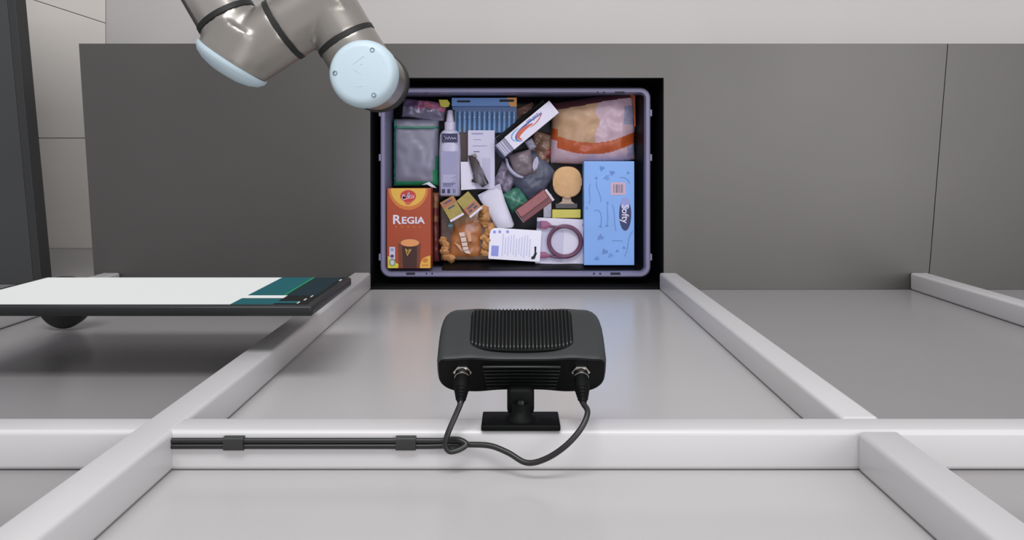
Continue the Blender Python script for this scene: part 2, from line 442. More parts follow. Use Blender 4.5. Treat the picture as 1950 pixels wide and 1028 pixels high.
ep = finish('shaded_end_plate', loft(BM(), [(-.0012, section(.972, .945)), (-.0004, section(.98, .96)), (.0008, section(.98, .96))]), M_hd, dv, True, 50)  # rear face coloured darker than the housing, as turned from the light
# fins of the upper face
fw = .0535
fpl = finish('fin_bed', prism(BM(), [(fw, DB - .014), (fw * .985, DB - .009), (fw * .93, DB - .0055), (-fw * .93, DB - .0055), (-fw * .985, DB - .009), (-fw, DB - .014)] + [(fw * math.sin(math.radians(a)), .0245 - .0165 * abs(math.cos(math.radians(a))) ** .55) for a in range(-90, 91, 9)], -.012, .0006, .0006), M_hd, dv)
NF = 27
for i in range(NF):
    x = -fw + .0028 + (2 * fw - .0056) * i / (NF - 1)
    e = abs(x) / fw
    y0 = .0255 - .0165 * math.sqrt(1 - e * e) ** .55
    y1 = DB - .0035 - .003 * max(0, e - .85) / .15
    bm = BM(); hgt = .0034 - .0010 * e
    ys = [y0, y0 + .0015, y0 + .004, (y0 + y1) / 2, y1 - .004, y1 - .001, y1]
    zs = [.0002, hgt * .7, hgt, hgt, hgt, hgt * .3, -.003]
    a = []
    for y, z in zip(ys, zs):
        a.append([bm.verts.new((x + d, y, zz)) for d, zz in ((-.0011, min(z, -.002)), (-.0007, z), (.0007, z), (.0011, min(z, -.002)))])
    for A, B in zip(a, a[1:]):
        for k in range(4): bm.faces.new((A[k], A[(k + 1) % 4], B[(k + 1) % 4], B[k]))
    bm.faces.new(a[0]); bm.faces.new(a[-1][::-1])
    finish('cooling_fin', bm, M_fin, dv, True, 35)
for i in range(7):
    z = -.0105 - i * .0052; wx = .040 - .0007 * i
    bm = BM(); box(bm, -wx, wx, -.0042, 0, z - .0013, z + .0013, .0009, 2)
    finish('cooling_rib', bm, M_fin, dv, True)
for sx, px in ((-1, 881), (1, 1106)):
    x = (px - 993.5) / 1865.0; z = -.0185
    finish('connector_nut', lathe(BM(), (x, 0, z), (0, -1, 0), [(-.001, .0098), (.0035, .0098), (.0042, .0088)], 6), M_nut, dv)
    finish('connector_collar', lathe(BM(), (x, -.004, z), (0, -1, 0), [(0, .0078), (.006, .0078), (.0065, .0070)], 24), M_nut, dv, True)
# mount
for x in (-.026, .026):
    finish('bolt', lathe(BM(), (x, .012, -HB + .002), (0, 0, -1), [(0, .0045), (.0065, .0045), (.0072, .0035)], 16), M_hd, dv, True)
inv = (Matrix.Translation(s0) @ Matrix.Rotation(math.radians(-55), 4, 'X')).inverted()
def L(v): return inv @ Vector(v)
pc = Vector((P(991.5, 0, H - .852).x, YN, H - .852))
def wfin(name, bm, m, smooth=True, par=None):
    for v in bm.verts: v.co = L(v.co)
    return finish(name, bm, m, par or dv, smooth)
pw = .0392
bm = BM(); box(bm, pc.x - pw, pc.x + pw, YN + .0002, YN + .0060, pc.z - .023, H - .828, .0015, 3)
pl_ = wfin('mounting_plate', bm, M_hd)
for x in (-.028, .027):
    wfin('screw_hole', lathe(BM(), (pc.x + x, YN + .0061, pc.z + .002), (0, 1, 0), [(-.001, .0050), (.0003, .0050), (.0003, .0034), (-.0006, .0030), (-.0006, 0)], 20), M_black, True, pl_)
wfin('ball_socket', lathe(BM(), (pc.x, YN + .006, pc.z + .003), (0, 1, 0), [(-.001, .015), (.003, .014), (.006, .010), (.010, .0085), (.016, .0085)], 32), M_hd)
bm = BM(); box(bm, pc.x - .0138, pc.x + .0138, YN + .009, YN + .036, pc.z - .028, pc.z + .001, .005, 3)
wfin('clamp_block', bm, M_hd)
bm = BM(); box(bm, pc.x - .0032, pc.x + .0032, YN + .007, YN + .026, pc.z - .004, pc.z + .009, .0012, 2)
wfin('clamp_lever', bm, M_fin)
wfin('clamp_screw', lathe(BM(), (pc.x, YN + .021, pc.z + .005), (0, .2, 1), [(0, .0026), (.0035, .0026), (.004, .002)], 14), M_nut)

# cables ----------------------------------------------------------
M_cab = mat('cable_rubber', (30, 30, 31), 0.38)
CR = .0028
def world_pt(x, y, z):
    return (Matrix.Translation(s0) @ Matrix.Rotation(math.radians(-55), 4, 'X')) @ Vector((x, y, z))
yrA, yrB = P(0, 837, ZB1).y, P(0, 847.3, ZB1).y
zr = ZB1 + CR + .0002
def make_cable(sx, px, path, yr, label):
    x = (px - 993.5) / 1865.0; z = -.0185
    c = thing('cable', world_pt(x, -.011, z), label, 'cable')
    o0 = Vector(c.location)
    d = world_pt(x, -1, z) - world_pt(x, 0, z)
    p = [world_pt(x, -.036, z), world_pt(x, -.042, z)] + [P(a, b, H - Z) for a, b, Z in path]
    if sx < 0: tail = [(840, zr), (800, zr), (600, zr), (325.5, zr)]
    else: tail = [(820, zr), (760, zr), (600, zr), (325.5, zr)]
    p += [Vector((P(a, 0, zz).x, yr, zz)) for a, zz in tail]
    # the run ends against the inner side of the upright
    p[-1].x = -PX[0] + .0005
    bm = tube(BM(), [q - o0 for q in smooth_path(p, 10)], CR, 12)
    finish('cord', bm, M_cab, c, True)
    finish('plug', lathe(BM(), (0, 0, 0), d, [(-.001, .0074), (.004, .0078), (.012, .0076), (.018, .0060), (.026, .0044), (.030, .0034)], 24), M_hd, c, True)
    for k in range(4):
        finish('strain_relief_ring', lathe(BM(), d.normalized() * (.015 + .0035 * k), d, [(-.0007, .0062 - .0007 * k), (0, .0074 - .0007 * k), (.0007, .0062 - .0007 * k)], 20), M_hd, c, True)
    return c
make_cable(-1, 881, [(868, 790, .822), (853, 825, .815), (848, 846, .814), (856, 859, .815), (874, 856, .817), (888, 846, .820), (876, 838, .823), (858, 836.5, .8262)],
           yrA, 'black cable from the left scanner plug, hooked in a small loop before the crossbeam run')
make_cable(1, 1106, [(1119, 785, .815), (1107, 815, .805), (1078, 848, .800), (1040, 873, .802), (1003, 881, .806), (968, 862, .814), (935, 849, .820), (900, 846.5, .824), (868, 847.5, .8262)],
           yrB, 'black cable from the right plug of the scanner, sagging in a wide bow below it')
M_clip = mat('clip_black', (42, 43, 42), 0.5)
for px, lab in ((448, 'black cable clip nearest the left upright'), (774, 'black cable clip nearest the scanner')):
    c = P(px, 841.5, ZB1)
    t = thing('cable_clip', (c.x, c.y, ZB1), lab + ' holding two cables to the crossbeam', 'cable clip', group='cable clips on the crossbeam')
    w = .0098
    prof = rrect(-.0068, .0068, .0001, .0072, [.003, .003, .0006, .0006], 5)
    bm = BM(); A = [bm.verts.new((-w, y, z)) for y, z in prof]; B = [bm.verts.new((w, y, z)) for y, z in prof]
    for i in range(len(A)): bm.faces.new((A[i], A[(i + 1) % len(A)], B[(i + 1) % len(A)], B[i]))
    bm.faces.new(A); bm.faces.new(B[::-1])
    finish('saddle', bm, M_clip, t, True, 50)

# ------------------------------------------------------------------ tote
M_tote = mat('tote_grey', (118, 115, 142), 0.38, var=0.03, scale=15)  # grey plastic with the projector's violet light mixed into the colour
M_slot = mat('tote_slot', (22, 22, 30), 0.7)
ZK = 0.87
x0, x1 = P(724, 0, ZK).x, P(1239, 0, ZK).x; y1, y0 = P(0, 167, ZK).y, P(0, 528, ZK).y
tcx, tcy = (x0 + x1) / 2, (y0 + y1) / 2
hw, hh = (x1 - x0) / 2, (y1 - y0) / 2
to = thing('tote', (tcx, tcy, ZF), 'grey plastic tote coloured for violet light, filled with shop goods in the black well', 'tote')
bm = BM()
TH = ZK - ZF
def ring(ins, z, r): return [bm.verts.new((x, y, z)) for x, y in rrect(-hw + ins, hw - ins, -hh + ins, hh - ins, max(r, .004), 6)]
R = [ring(.018, .0005, .012), ring(.012, .004, .016), ring(.009, TH - .030, .018), ring(.002, TH - .028, .024), ring(.000, TH - .004, .024), ring(.003, TH, .022), ring(.0105, TH, .016),
     ring(.0118, TH - .004, .014), ring(.0126, TH - .012, .012), ring(.0134, .012, .010), ring(.020, .005, .006)]
for A, B in zip(R, R[1:]):
    n = len(A)
    for i in range(n): bm.faces.new((A[i], A[(i + 1) % n], B[(i + 1) % n], B[i]))
bm.faces.new(R[0][::-1]); bm.faces.new(R[-1])
finish('tote_shell', bm, M_tote, to, True, 40)
k0 = (H - ZK) / F
def TL(px, py, z=ZK): v = P(px, py, z); return (v.x - tcx, v.y - tcy)
for px, py, w, h in ((782, 521, 17, 4.5), (1172, 521, 19, 4.5), (1180, 176.5, 19, 4.5), (1037, 176, 0.1, .1), (812, 521, 2.5, 3.5), (823, 521, 3, 3.5), (1131, 521, 3.5, 3.5), (1143, 521, 3.5, 3.5),
                     (1138, 176, 3, 3.5), (1150, 176, 3.5, 3.5), (812, 177, 4, 3)):
    cx_, cy_ = TL(px, py)
    if w > 1: finish('slot', prism(BM(), rrect(cx_ - w * k0 / 2, cx_ + w * k0 / 2, cy_ - h * k0 / 2, cy_ + h * k0 / 2, .0012), TH - .001, TH + .0004), M_slot, to)
for py in (215, 300, 490):
    cx_, cy_ = TL(1240, py); finish('rim_lug', box(BM(), hw - .001, hw + .004, cy_ - .008, cy_ + .008, TH - .022, TH - .002, .001), M_tote, to)
    finish('rim_lug', box(BM(), -hw - .004, -hw + .001, cy_ - .008, cy_ + .008, TH - .022, TH - .002, .001), M_tote, to)

# dark bag lining the tote, everything lies on it
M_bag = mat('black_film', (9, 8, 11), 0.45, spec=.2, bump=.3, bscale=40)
ZH = .772
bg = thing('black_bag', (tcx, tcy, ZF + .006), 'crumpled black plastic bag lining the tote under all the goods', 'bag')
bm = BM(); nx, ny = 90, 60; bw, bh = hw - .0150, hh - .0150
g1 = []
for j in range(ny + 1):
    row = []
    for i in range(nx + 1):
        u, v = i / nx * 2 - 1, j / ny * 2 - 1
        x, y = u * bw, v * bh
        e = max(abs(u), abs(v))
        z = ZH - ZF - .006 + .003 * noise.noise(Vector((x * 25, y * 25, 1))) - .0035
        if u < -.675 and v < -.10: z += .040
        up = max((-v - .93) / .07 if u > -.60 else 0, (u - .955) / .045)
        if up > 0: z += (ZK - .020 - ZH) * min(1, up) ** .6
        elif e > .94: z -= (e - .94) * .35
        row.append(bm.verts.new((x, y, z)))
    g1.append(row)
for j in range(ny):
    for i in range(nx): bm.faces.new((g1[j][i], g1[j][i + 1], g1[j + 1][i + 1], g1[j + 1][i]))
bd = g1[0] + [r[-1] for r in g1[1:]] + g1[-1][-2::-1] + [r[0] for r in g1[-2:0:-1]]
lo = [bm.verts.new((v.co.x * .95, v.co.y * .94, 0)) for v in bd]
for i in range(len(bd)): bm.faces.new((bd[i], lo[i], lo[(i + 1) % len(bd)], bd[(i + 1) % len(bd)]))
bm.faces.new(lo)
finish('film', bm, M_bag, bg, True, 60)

# ------------------------------------------------------------------ goods in the tote
def item(name, px, py, ztop, label, cat, rz=0.0, base=ZH, group=None, tilt=(0, 0)):
    v = P(px, py, ztop)
    t = thing(name, (v.x, v.y, base), label, cat, (math.radians(tilt[0]), math.radians(tilt[1]), math.radians(rz)), group)
    k = (H - ztop) / F
    t_ = (t, k, ztop - base)
    return t_
def q(pts, k, s=1.0, ox=0, oy=0): return [((x - ox) * k / s, -(y - oy) * k / s) for x, y in pts]
white = mat('card_white', (205, 200, 216), 0.5)  # white card and paper tinted violet as if under the projector
paper = mat('paper_violet_lit', (186, 182, 204), 0.55)
navy = mat('ink_navy', (38, 36, 74), 0.5)
greyink = mat('ink_grey', (140, 138, 170), 0.6)
blackink = mat('ink_black', (22, 20, 26), 0.6)

# coffee box
t, k, h = item('coffee_box', 778.5, 435, .864, 'orange coffee box with a glass of coffee printed on it in the lower left corner', 'box', base=.814)
M_or = mat('coffee_orange', (154, 62, 28), 0.45, var=.06, scale=12)
finish('carton', box(BM(), -42 * k, 42 * k, -76 * k, 76 * k, 0, h, .0012), M_or, t)
S = 5.709; ox, oy = (778.5 - 730) * S, (435 - 340) * S
def C(pts): return q(pts, k, S, ox, oy)
M_y1 = mat('coffee_yellow', (205, 160, 62), 0.5); M_y2 = mat('coffee_amber', (188, 108, 44), 0.5)
printed('printed_arch', C(ell(272, 106, 215, 235, 30, 0, 180)), M_y2, t, h)
printed('printed_arch', C(ell(272, 106, 190, 195, 30, 0, 180)), M_y1, t, h + .0003)
M_red = mat('coffee_red', (176, 52, 44), 0.5)
printed('printed_emblem', C(ell(270, 190, 86, 66, 30)), M_red, t, h + .0006)
printed('printed_emblem', C([(225, 245), (320, 245), (285, 285), (250, 285)]), mat('coffee_rose', (190, 88, 62), .5), t, h + .00055)
for pts, w in (([(212, 175), (205, 225), (228, 205), (222, 170)], 7), ([(225, 220), (240, 175), (246, 210), (262, 165), (270, 205)], 6), ([(262, 190), (275, 150), (282, 140), (276, 200)], 6),
               ([(280, 200), (298, 178), (302, 200), (318, 176), (328, 200), (340, 184)], 6), ([(212, 232), (270, 214), (338, 206)], 5)):
    printed('printed_script', C(stroke(pts, w)), white, t, h + .001)
R_ = letters('printed_name', 'R', .0305, white, t, ((144 - ox) / S * k, -(450 - oy) / S * k, h + .0006), sx=1.1, bold=.0006)
letters('printed_name', 'EGIA', .0225, white, t, ((322 - ox) / S * k, -(457 - oy) / S * k, h + .0006), sx=1.14, bold=.0005)
for x in (138, 205, 270, 335, 402): printed('printed_caption', C(rrect(x - 9, x + 9, 517, 531, 2, 2)), M_y2, t, h + .0003)
M_gl = mat('coffee_glass', (104, 52, 30), .4); M_cof = mat('coffee_dark', (58, 28, 22), .4); M_foam = mat('coffee_foam', (206, 138, 84), .5)
printed('printed_glass', C([(160, 690), (410, 690), (392, 972), (170, 972)]), M_gl, t, h + .0002)
printed('printed_glass', C(ell(285, 690, 125, 42, 30)), mat('coffee_crema', (140, 70, 38), .4), t, h + .0005)
printed('printed_coffee', C([(205, 735), (368, 735), (362, 972), (215, 972)]), M_cof, t, h + .0005)
printed('printed_foam', C(ell(290, 698, 100, 40, 30)), M_foam, t, h + .0009)
printed('printed_letter', C(stroke([(242, 762), (262, 835), (300, 768)], 11)), M_y1, t, h + .0009)
printed('printed_letter', C(stroke([(258, 770), (268, 800), (284, 765)], 6)), M_y1, t, h + .0009)
M_ylg = mat('coffee_lime', (196, 186, 60), .5)
printed('printed_corner', C([(48, 845), (85, 850), (118, 905), (165, 930), (160, 972), (52, 972)]), M_ylg, t, h + .0003)
printed('printed_corner', C([(512, 835), (462, 850), (425, 870), (400, 930), (398, 972), (512, 972)]), M_y1, t, h + .0003)
printed('printed_seal', C(ell(98, 912, 36, 40, 20)), mat('seal_green', (120, 140, 70), .5), t, h + .0006)
printed('printed_seal', C(ell(98, 912, 22, 28, 20)), paper, t, h + .0009)
printed('printed_seal', C(ell(456, 888, 30, 24, 20)), M_y2, t, h + .0006)
printed('printed_caption', C(rrect(418, 490, 935, 948, 2, 2)), M_y2, t, h + .0006)
printed('printed_label', C(rrect(66, 128, 742, 880, 6, 3)), paper, t, h + .0006)
printed('printed_seal', C(ell(96, 772, 20, 18, 16)), greyink, t, h + .0009)
printed('printed_seal', C(ell(96, 842, 20, 18, 16)), mat('plum', (90, 50, 80), .5), t, h + .0009)

# slim dark red packet right of it
t, k, h = item('wafer_packet', 829.5, 433, .800, 'slim dark red and brown packet wedged right of the coffee box', 'packet')
M_dr = mat('packet_dark_red', (98, 44, 46), .35, var=.2, scale=30, bump=.4)
pillow('wrapper', 13 * k, 132 * k, h, [M_dr, mat('packet_tan', (132, 88, 62), .5, var=.3, scale=60)], t, lambda u, v: 1 if v > .55 or (.18 < v < .32 and abs(u) < .7) else 0, nx=14, ny=60, seed=3, base=.5)
printed('printed_patch', rrect(-5 * k, 3 * k, 20 * k, 32 * k, .001), mat('beige_patch', (170, 148, 126), .5), t, h * .98)

# green edged zip bag
t, k, h = item('zip_bag', 791, 290, .806, 'grey see-through zip bag with green seams at the left side of the tote', 'bag')
M_zg = mat('zip_green', (42, 112, 92), .45); M_zf = mat('zip_film', (118, 117, 134), .4, var=.08, scale=12, bump=.12, bscale=30)
M_zg2 = mat('zip_green_bright', (48, 132, 92), .45)
def zpick(u, v):
    if u < -.88 and v > -.96: return 1
    if .70 < v < .78: return 1
    if v < -.84 or (u > .72 and v < -.5): return 2
    if u > .82 and v < -.1: return 1
    return 0
pillow('film', 88 * k, 130 * k, h * .75, [M_zf, M_zg, M_zg2], t, zpick, nx=60, ny=80, crumple=.14, seed=8, freq=16, power=5)
tube_p = [Vector((-41 * k, y * k, h * .35 + .004 * abs(math.sin(y)))) for y in range(-52, 64, 8)]
finish('zip_seam', tube(BM(), tube_p, .0028, 8), M_zg, t, True)
finish('zip_seam', tube(BM(), [Vector((x * k, 47 * k, h * .9 - abs(x) * .0001)) for x in range(-36, 40, 6)], .0022, 8), M_zg, t, True)
printed('white_tear', q([(12, 62), (26, 56), (36, 64), (40, 68), (30, 66), (22, 61)], k), white, t, h * .93)

# silver and pink pouch
t, k, h = item('pouch', 805, 208, .812, 'silver pouch with a pink printed top in the upper left of the tote', 'pouch', rz=-6)
M_sil = mat('silver_film', (150, 144, 166), .18, .5, bump=.7, bscale=35); M_pk = mat('pouch_pink', (168, 104, 134), .4); M_pl = mat('pouch_plum', (92, 74, 104), .35)
pillow('wrapper', 84 * k, 36 * k, h * .72, [M_sil, M_pk, M_pl], t, lambda u, v: (1 if u > -.28 else 2) if v > .05 + .1 * math.sin(u * 5) else 0, nx=60, ny=30, crumple=.5, seed=5, base=.4)
printed('printed_heart', q(ell(10, -8, 7, 3.5, 14), k), mat('heart_red', (140, 62, 84), .5), t, h * .93)

t, k, h = item('yellow_tag', 844, 196, .835, 'small yellow tag above the spray bottle nozzle', 'tag', base=.80)
finish('tag_plate', prism(BM(), q([(-11, -8), (6, -8), (11, -1), (8, 6), (0, 7), (-7, 5)], k), 0, .006, .001), mat('tag_yellow', (178, 168, 48), .5), t)
finish('tag_fold', prism(BM(), q([(-9, 2), (7, 2), (6, 5), (-6, 5)], k), -.03, 0), mat('tag_yellow_dark', (130, 124, 40), .5), t)

# blue hanging pack of rods
t, k, h = item('hanging_pack', 922, 217, .800, 'blue hanging pack of slim white-tipped rods at the top of the tote', 'pack')
M_b1 = mat('pack_blue', (88, 124, 178), .45); M_b2 = mat('pack_blue_dark', (78, 104, 146), .45); M_b3 = mat('rod_blue', (96, 136, 180), .3); M_oy = mat('pack_amber', (196, 136, 58), .5)
finish('backing_card', box(BM(), -62 * k, 62 * k, -36 * k, 31 * k, 0, .012, .001), M_b2, t)
finish('header_card', box(BM(), -62 * k, 62 * k, 15 * k, 31 * k, .012, h, .001), M_b1, t)
finish('printed_corner', prism(BM(), q([(43, -31), (62, -31), (62, -14), (50, -14), (46, -22)], k), h, h + .0003), M_oy, t)
for x in (-39, 43): finish('hanging_slot', prism(BM(), q(rrect(x - 14, x + 14, -27.5, -23, 2, 3) if x > 0 else rrect(x - 13, x + 13, -26, -22, 2, 3), k) , h + .0003, h + .0006), M_slot, t)
for i in range(13):
    x = (-57 + i * 9.5) * k
    finish('rod', cyl(BM(), (x, -35 * k, .017), (x, 4 * k, .017), .0042, seg=12), M_b3, t, True)
    finish('rod_tip', cyl(BM(), (x, -7 * k, .018), (x, 5 * k, .018), .0034, .002, seg=10), white, t, True)

# spray bottle
t, k, h = item('spray_bottle', 855.5, 311, .828, 'white spray bottle with a navy name label lying upright in the tote', 'bottle')
M_bt = mat('bottle_white', (178, 174, 196), .3)
def bottle(rows, m, name, par, seg=24, zc=.5):
    bm = BM(); rr = []
    for y, w, hgt, zcc in rows:
        rr.append([bm.verts.new((w * (abs(math.cos(a)) ** .7) * (1 if math.cos(a) > 0 else -1), y, zcc + hgt * (abs(math.sin(a)) ** .8) * (1 if math.sin(a) > 0 else -1))) for a in [2 * math.pi * i / seg for i in range(seg)]])
    for A, B in zip(rr, rr[1:]):
        for i in range(seg): bm.faces.new((A[i], A[(i + 1) % seg], B[(i + 1) % seg], B[i]))
    bm.faces.new(rr[0][::-1]); bm.faces.new(rr[-1])
    return finish(name, bm, m, par, True, 45)
zc_ = h / 2; hb = h / 2 - .0005
bottle([(-63 * k, 19 * k, hb * .85, zc_), (-60 * k, 21 * k, hb, zc_), (20 * k, 21 * k, hb, zc_), (54 * k, 19.5 * k, hb, zc_), (60 * k, 17 * k, hb * .9, zc_), (64 * k, 12 * k, hb * .7, zc_)], M_bt, 'bottle_body', t)
bottle([(64 * k, 10.5 * k, hb * .6, zc_), (66 * k, 11 * k, hb * .62, zc_), (79 * k, 11 * k, hb * .62, zc_), (80 * k, 9 * k, hb * .5, zc_)], M_bt, 'collar', t)
bottle([(80 * k, 8 * k, hb * .45, zc_), (90 * k, 6.5 * k, hb * .42, zc_), (101 * k, 5 * k, hb * .38, zc_), (102.5 * k, 4 * k, hb * .3, zc_)], M_bt, 'nozzle', t)
finish('nozzle_guard', box(BM(), -9 * k, 9 * k, 78 * k, 103 * k, zc_ - hb * .5, zc_ - .002, .002), blackink, t)
zt = zc_ + hb
printed('name_label', q(rrect(-14.5, 16, -57, -40, 1), k), navy, t, zt - .0006, .0012)
printed('printed_script', q(stroke([(-11, -48), (-9, -52), (-8, -45), (-5, -50), (-3, -46), (0, -51), (2, -46), (5, -50), (7, -46), (10, -49), (13, -47)], 1.1), k), white, t, zt + .0006)
printed('text_label', q(rrect(-16, 16, -23, 60, 1), k), greyink, t, zt - .0008, .0011)
for i in range(9): printed('printed_line', q(rrect(-12, 12 - (i % 3) * 4, 22 + i * 2.6, 23 + i * 2.6, .2, 1), k), navy if i > 5 else paper, t, zt + .0003)
printed('printed_panel', q(rrect(-16, 16, 20, 48, 1), k), mat('label_pale', (150, 150, 190), .5), t, zt + .00005, .0002)
for x, w in ((-11, 6), (-1, 5), (8, 1.2), (11, 1)): printed('printed_barcode', q(rrect(x - w / 2, x + w / 2, 49, 57, .2, 1), k), navy, t, zt + .0004)

# brown carton behind the leaflet
t, k, h = item('brown_carton', 884, 281, .790, 'plain dark brown carton between the spray bottle and the white box', 'carton')
finish('carton', box(BM(), -10 * k, 12 * k, -42 * k, 40 * k, 0, h, .002), mat('dark_brown_card', (72, 58, 56), .6), t)

# white box and card
t, k, h = item('white_box', 916, 305, .812, 'tall white box with faint grey print right of the spray bottle', 'box')
finish('carton', box(BM(), -25 * k, 26 * k, -55 * k, 57 * k, 0, h, .001), paper, t)
printed('printed_caption', q(rrect(-18, 4, -52, -49, .4, 1), k), greyink, t, h)
for i, (a, b, y) in enumerate(((-14, 0, -40), (-16, 12, -28), (-14, -3, -17))): printed('printed_line', q(rrect(a, b, y, y + 1.4, .3, 1), k), greyink if i < 2 else navy, t, h)
printed('printed_panel', q(rrect(2, 18, -4, 46, .5, 1), k), mat('paper_darker', (172, 168, 192), .55), t, h)  # panel slightly darker than the carton around it
t, k, h = item('white_card', 890, 335, .818, 'small white card leaning under the brown hair clip', 'card', base=.813)
finish('card_sheet', prism(BM(), q([(-13, -27), (2, -27), (16, 25), (-12, 27)], k), 0, .002), white, t)
t, k, h = item('hair_clip', 911, 326, .832, 'dark brown hair clip lying across the white box', 'hair clip', base=.8155)
M_hc = mat('tortoise_brown', (48, 34, 34), .3)
o_ = lambda L_: q(L_, k, 5.14, (911 - 730) * 5.14, (326 - 180) * 5.14)
finish('clip_body', prism(BM(), o_([(826, 598), (885, 592), (932, 655), (958, 735), (1032, 868), (974, 912), (922, 855), (862, 858), (862, 832), (905, 825), (878, 795), (886, 765), (850, 690)]), 0, .010, .003), M_hc, t, True)
finish('clip_highlight', prism(BM(), o_([(936, 770), (954, 762), (1018, 872), (1000, 888)]), .010, .013, .001), mat('clip_gloss', (92, 84, 92), .15, .4), t)  # paler strip laid on as the clip's highlight
finish('clip_tip', prism(BM(), o_([(862, 590), (905, 575), (918, 618), (880, 610)]), .010, .013, .001), mat('clip_tan', (118, 108, 98), .4), t)

# bits seen behind the toothpaste
t, k, h = item('snack_wrapper', 1002, 222, .785, 'crumpled brown and gold wrapper behind the toothpaste box', 'wrapper', rz=20)
M_bw = mat('wrapper_brown', (96, 68, 54), .3, var=.35, scale=60, bump=.6)
pillow('wrapper', 42 * k, 44 * k, h * .8, [M_bw], t, nx=24, ny=24, crumple=.5, seed=12)
t, k, h = item('toffee_wrapper', 1031, 283, .795, 'brown and red wrapper below the toothpaste box', 'wrapper', rz=-15)
pillow('wrapper', 44 * k, 62 * k, h * .85, [mat('wrapper_taupe', (120, 92, 76), .3, var=.25, scale=50, bump=.6), mat('wrapper_red', (122, 48, 44), .35)], t, lambda u, v: 1 if u > .55 and -.5 < v < .1 else 0, nx=30, ny=34, crumple=.5, seed=14)

# toothpaste carton
t, k, h = item('shadow_block', 996, 233, .806, 'black block added as the shadow band along the upper side of the toothpaste box', 'carton', rz=39.5)  # black block in place of the shade above the toothpaste box
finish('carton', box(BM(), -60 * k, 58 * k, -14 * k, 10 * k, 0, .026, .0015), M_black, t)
t, k, h = item('toothpaste_box', 1009, 241, .842, 'long white toothpaste box with a blue and orange swirl lying slanted', 'box', rz=39.5, base=.800)
finish('carton', box(BM(), -51 * k, 60 * k, -15 * k, 15 * k, 0, h, .0012), white, t)
finish('end_flap', box(BM(), -74 * k, -51.2 * k, -14.5 * k, 14.5 * k, 0, h - .001, .0015), mat('flap_grey', (128, 126, 148), .4), t)
for x in (-70, -66, -61): printed('printed_stripe', q(rrect(x, x + 2, -13, 13, .3, 1), k), paper, t, h - .001)
def bez(p, n=14):
    a, b, c, d = [Vector(v) for v in p]
    return [tuple((1 - s) ** 3 * a + 3 * (1 - s) ** 2 * s * b + 3 * (1 - s) * s * s * c + s ** 3 * d) for s in [i / n for i in range(n + 1)]]
M_aq = mat('swirl_blue', (52, 76, 148), .45); M_ao = mat('swirl_orange', (186, 84, 58), .45); M_al = mat('swirl_light_blue', (90, 150, 196), .45)
def taper(n, w): return [w * (0.25 + math.sin(math.pi * min(1, (i + .5) / n))) for i in range(n)]
printed('printed_swirl', q(stroke(bez([(-28, 12), (-50, -2), (-20, -14), (34, -4)]), taper(15, 3.2)), k), M_aq, t, h)
printed('printed_swirl', q(stroke(bez([(-33, 9), (-52, -6), (-34, -14), (-18, -11)]), taper(15, 2.0)), k), M_al, t, h + .0003)
printed('printed_swirl', q(stroke(bez([(-27, 9), (-40, -4), (-12, -6), (8, -1)]), taper(15, 6)), k), M_ao, t, h + .0002)
printed('printed_swirl', q(stroke(bez([(0, 2), (14, 3), (28, 0), (34, -7)]), taper(15, 1.6)), k), M_ao, t, h + .0002)
letters('printed_name', 'Aquafresh', .0125, M_aq, t, (17 * k, 7.5 * k, h + .0003), math.radians(174), sx=.85, shear=.2, bold=.0002)
t, k, h = item('squeeze_tube', 957, 281, .796, 'grey-blue squeeze tube with a white cap under the toothpaste box', 'tube', rz=35)
bottle([(-20 * k, 10 * k, h * .3, h * .32), (-12 * k, 15 * k, h * .42, h * .44), (24 * k, 17 * k, h * .30, h * .34)], mat('tube_slate', (92, 96, 118), .35), 'tube_body', t)
finish('cap', cyl(BM(), (-8 * k, 24 * k, h * .4), (-8 * k, 31 * k, h * .4), .006, seg=16), white, t, True)

# bread bag
t, k, h = item('bread_bag', 1133, 245, .838, 'bag of flat bread with an orange band in the upper right of the tote', 'bag', rz=2)
M_br = mat('bread_beige', (168, 134, 104), .4, var=.14, scale=14, bump=.15, bscale=30)
M_pi = mat('bread_film_pink', (176, 150, 162), .3, var=.07, scale=22, bump=.2, bscale=35, stretch=(3, .6, 1))
M_ob = mat('bread_band_orange', (160, 72, 32), .35, bump=.3)
M_mr = mat('bread_rim_maroon', (66, 34, 38), .3, bump=.4)
M_blp = mat('bread_print_grey', (134, 132, 156), .4, var=.2, scale=80)
def bpick(u, v):
    c = -.28 - .26 * math.cos(u * 1.5) + .20 * (u < -.85)
    if v > .78 + .06 * u: return 3
    if c - .16 < v < c + .19: return 2
    if v < c: return 4 if (u > .8 and v > -.85) else 1
    if u < .05 + .06 * math.sin(v * 9): return 0
    if u > .68 and .1 < v < .6: return 4
    return 1
def bwarp(u, v, x, y):
    return x + .004 * math.sin(v * 2), y + (.012 * u if v > 0 else 0) * v - .006 * (1 - u * u) * (v < 0)
pillow('wrapper', 164 * k, 126 * k, h * .72, [M_br, M_pi, M_ob, M_mr, M_blp], t, bpick, nx=110, ny=90, crumple=.12, seed=21, warp=bwarp, power=4, freq=14)
finish('seal_strip', tube(BM(), [Vector((79 * k, y * k, h * .62)) for y in (62, 50, 40, 28, 14, 2)], lambda s: .004 - .002 * s, 8), mat('seal_orange', (150, 68, 30), .4), t, True)
finish('seal_knot', lathe(BM(), (78 * k, 64 * k, h * .4), (0, 0, 1), [(0, .004), (.006, .008), (.012, .005), (.014, 0)], 12), mat('seal_orange', (150, 68, 30), .4), t, True)

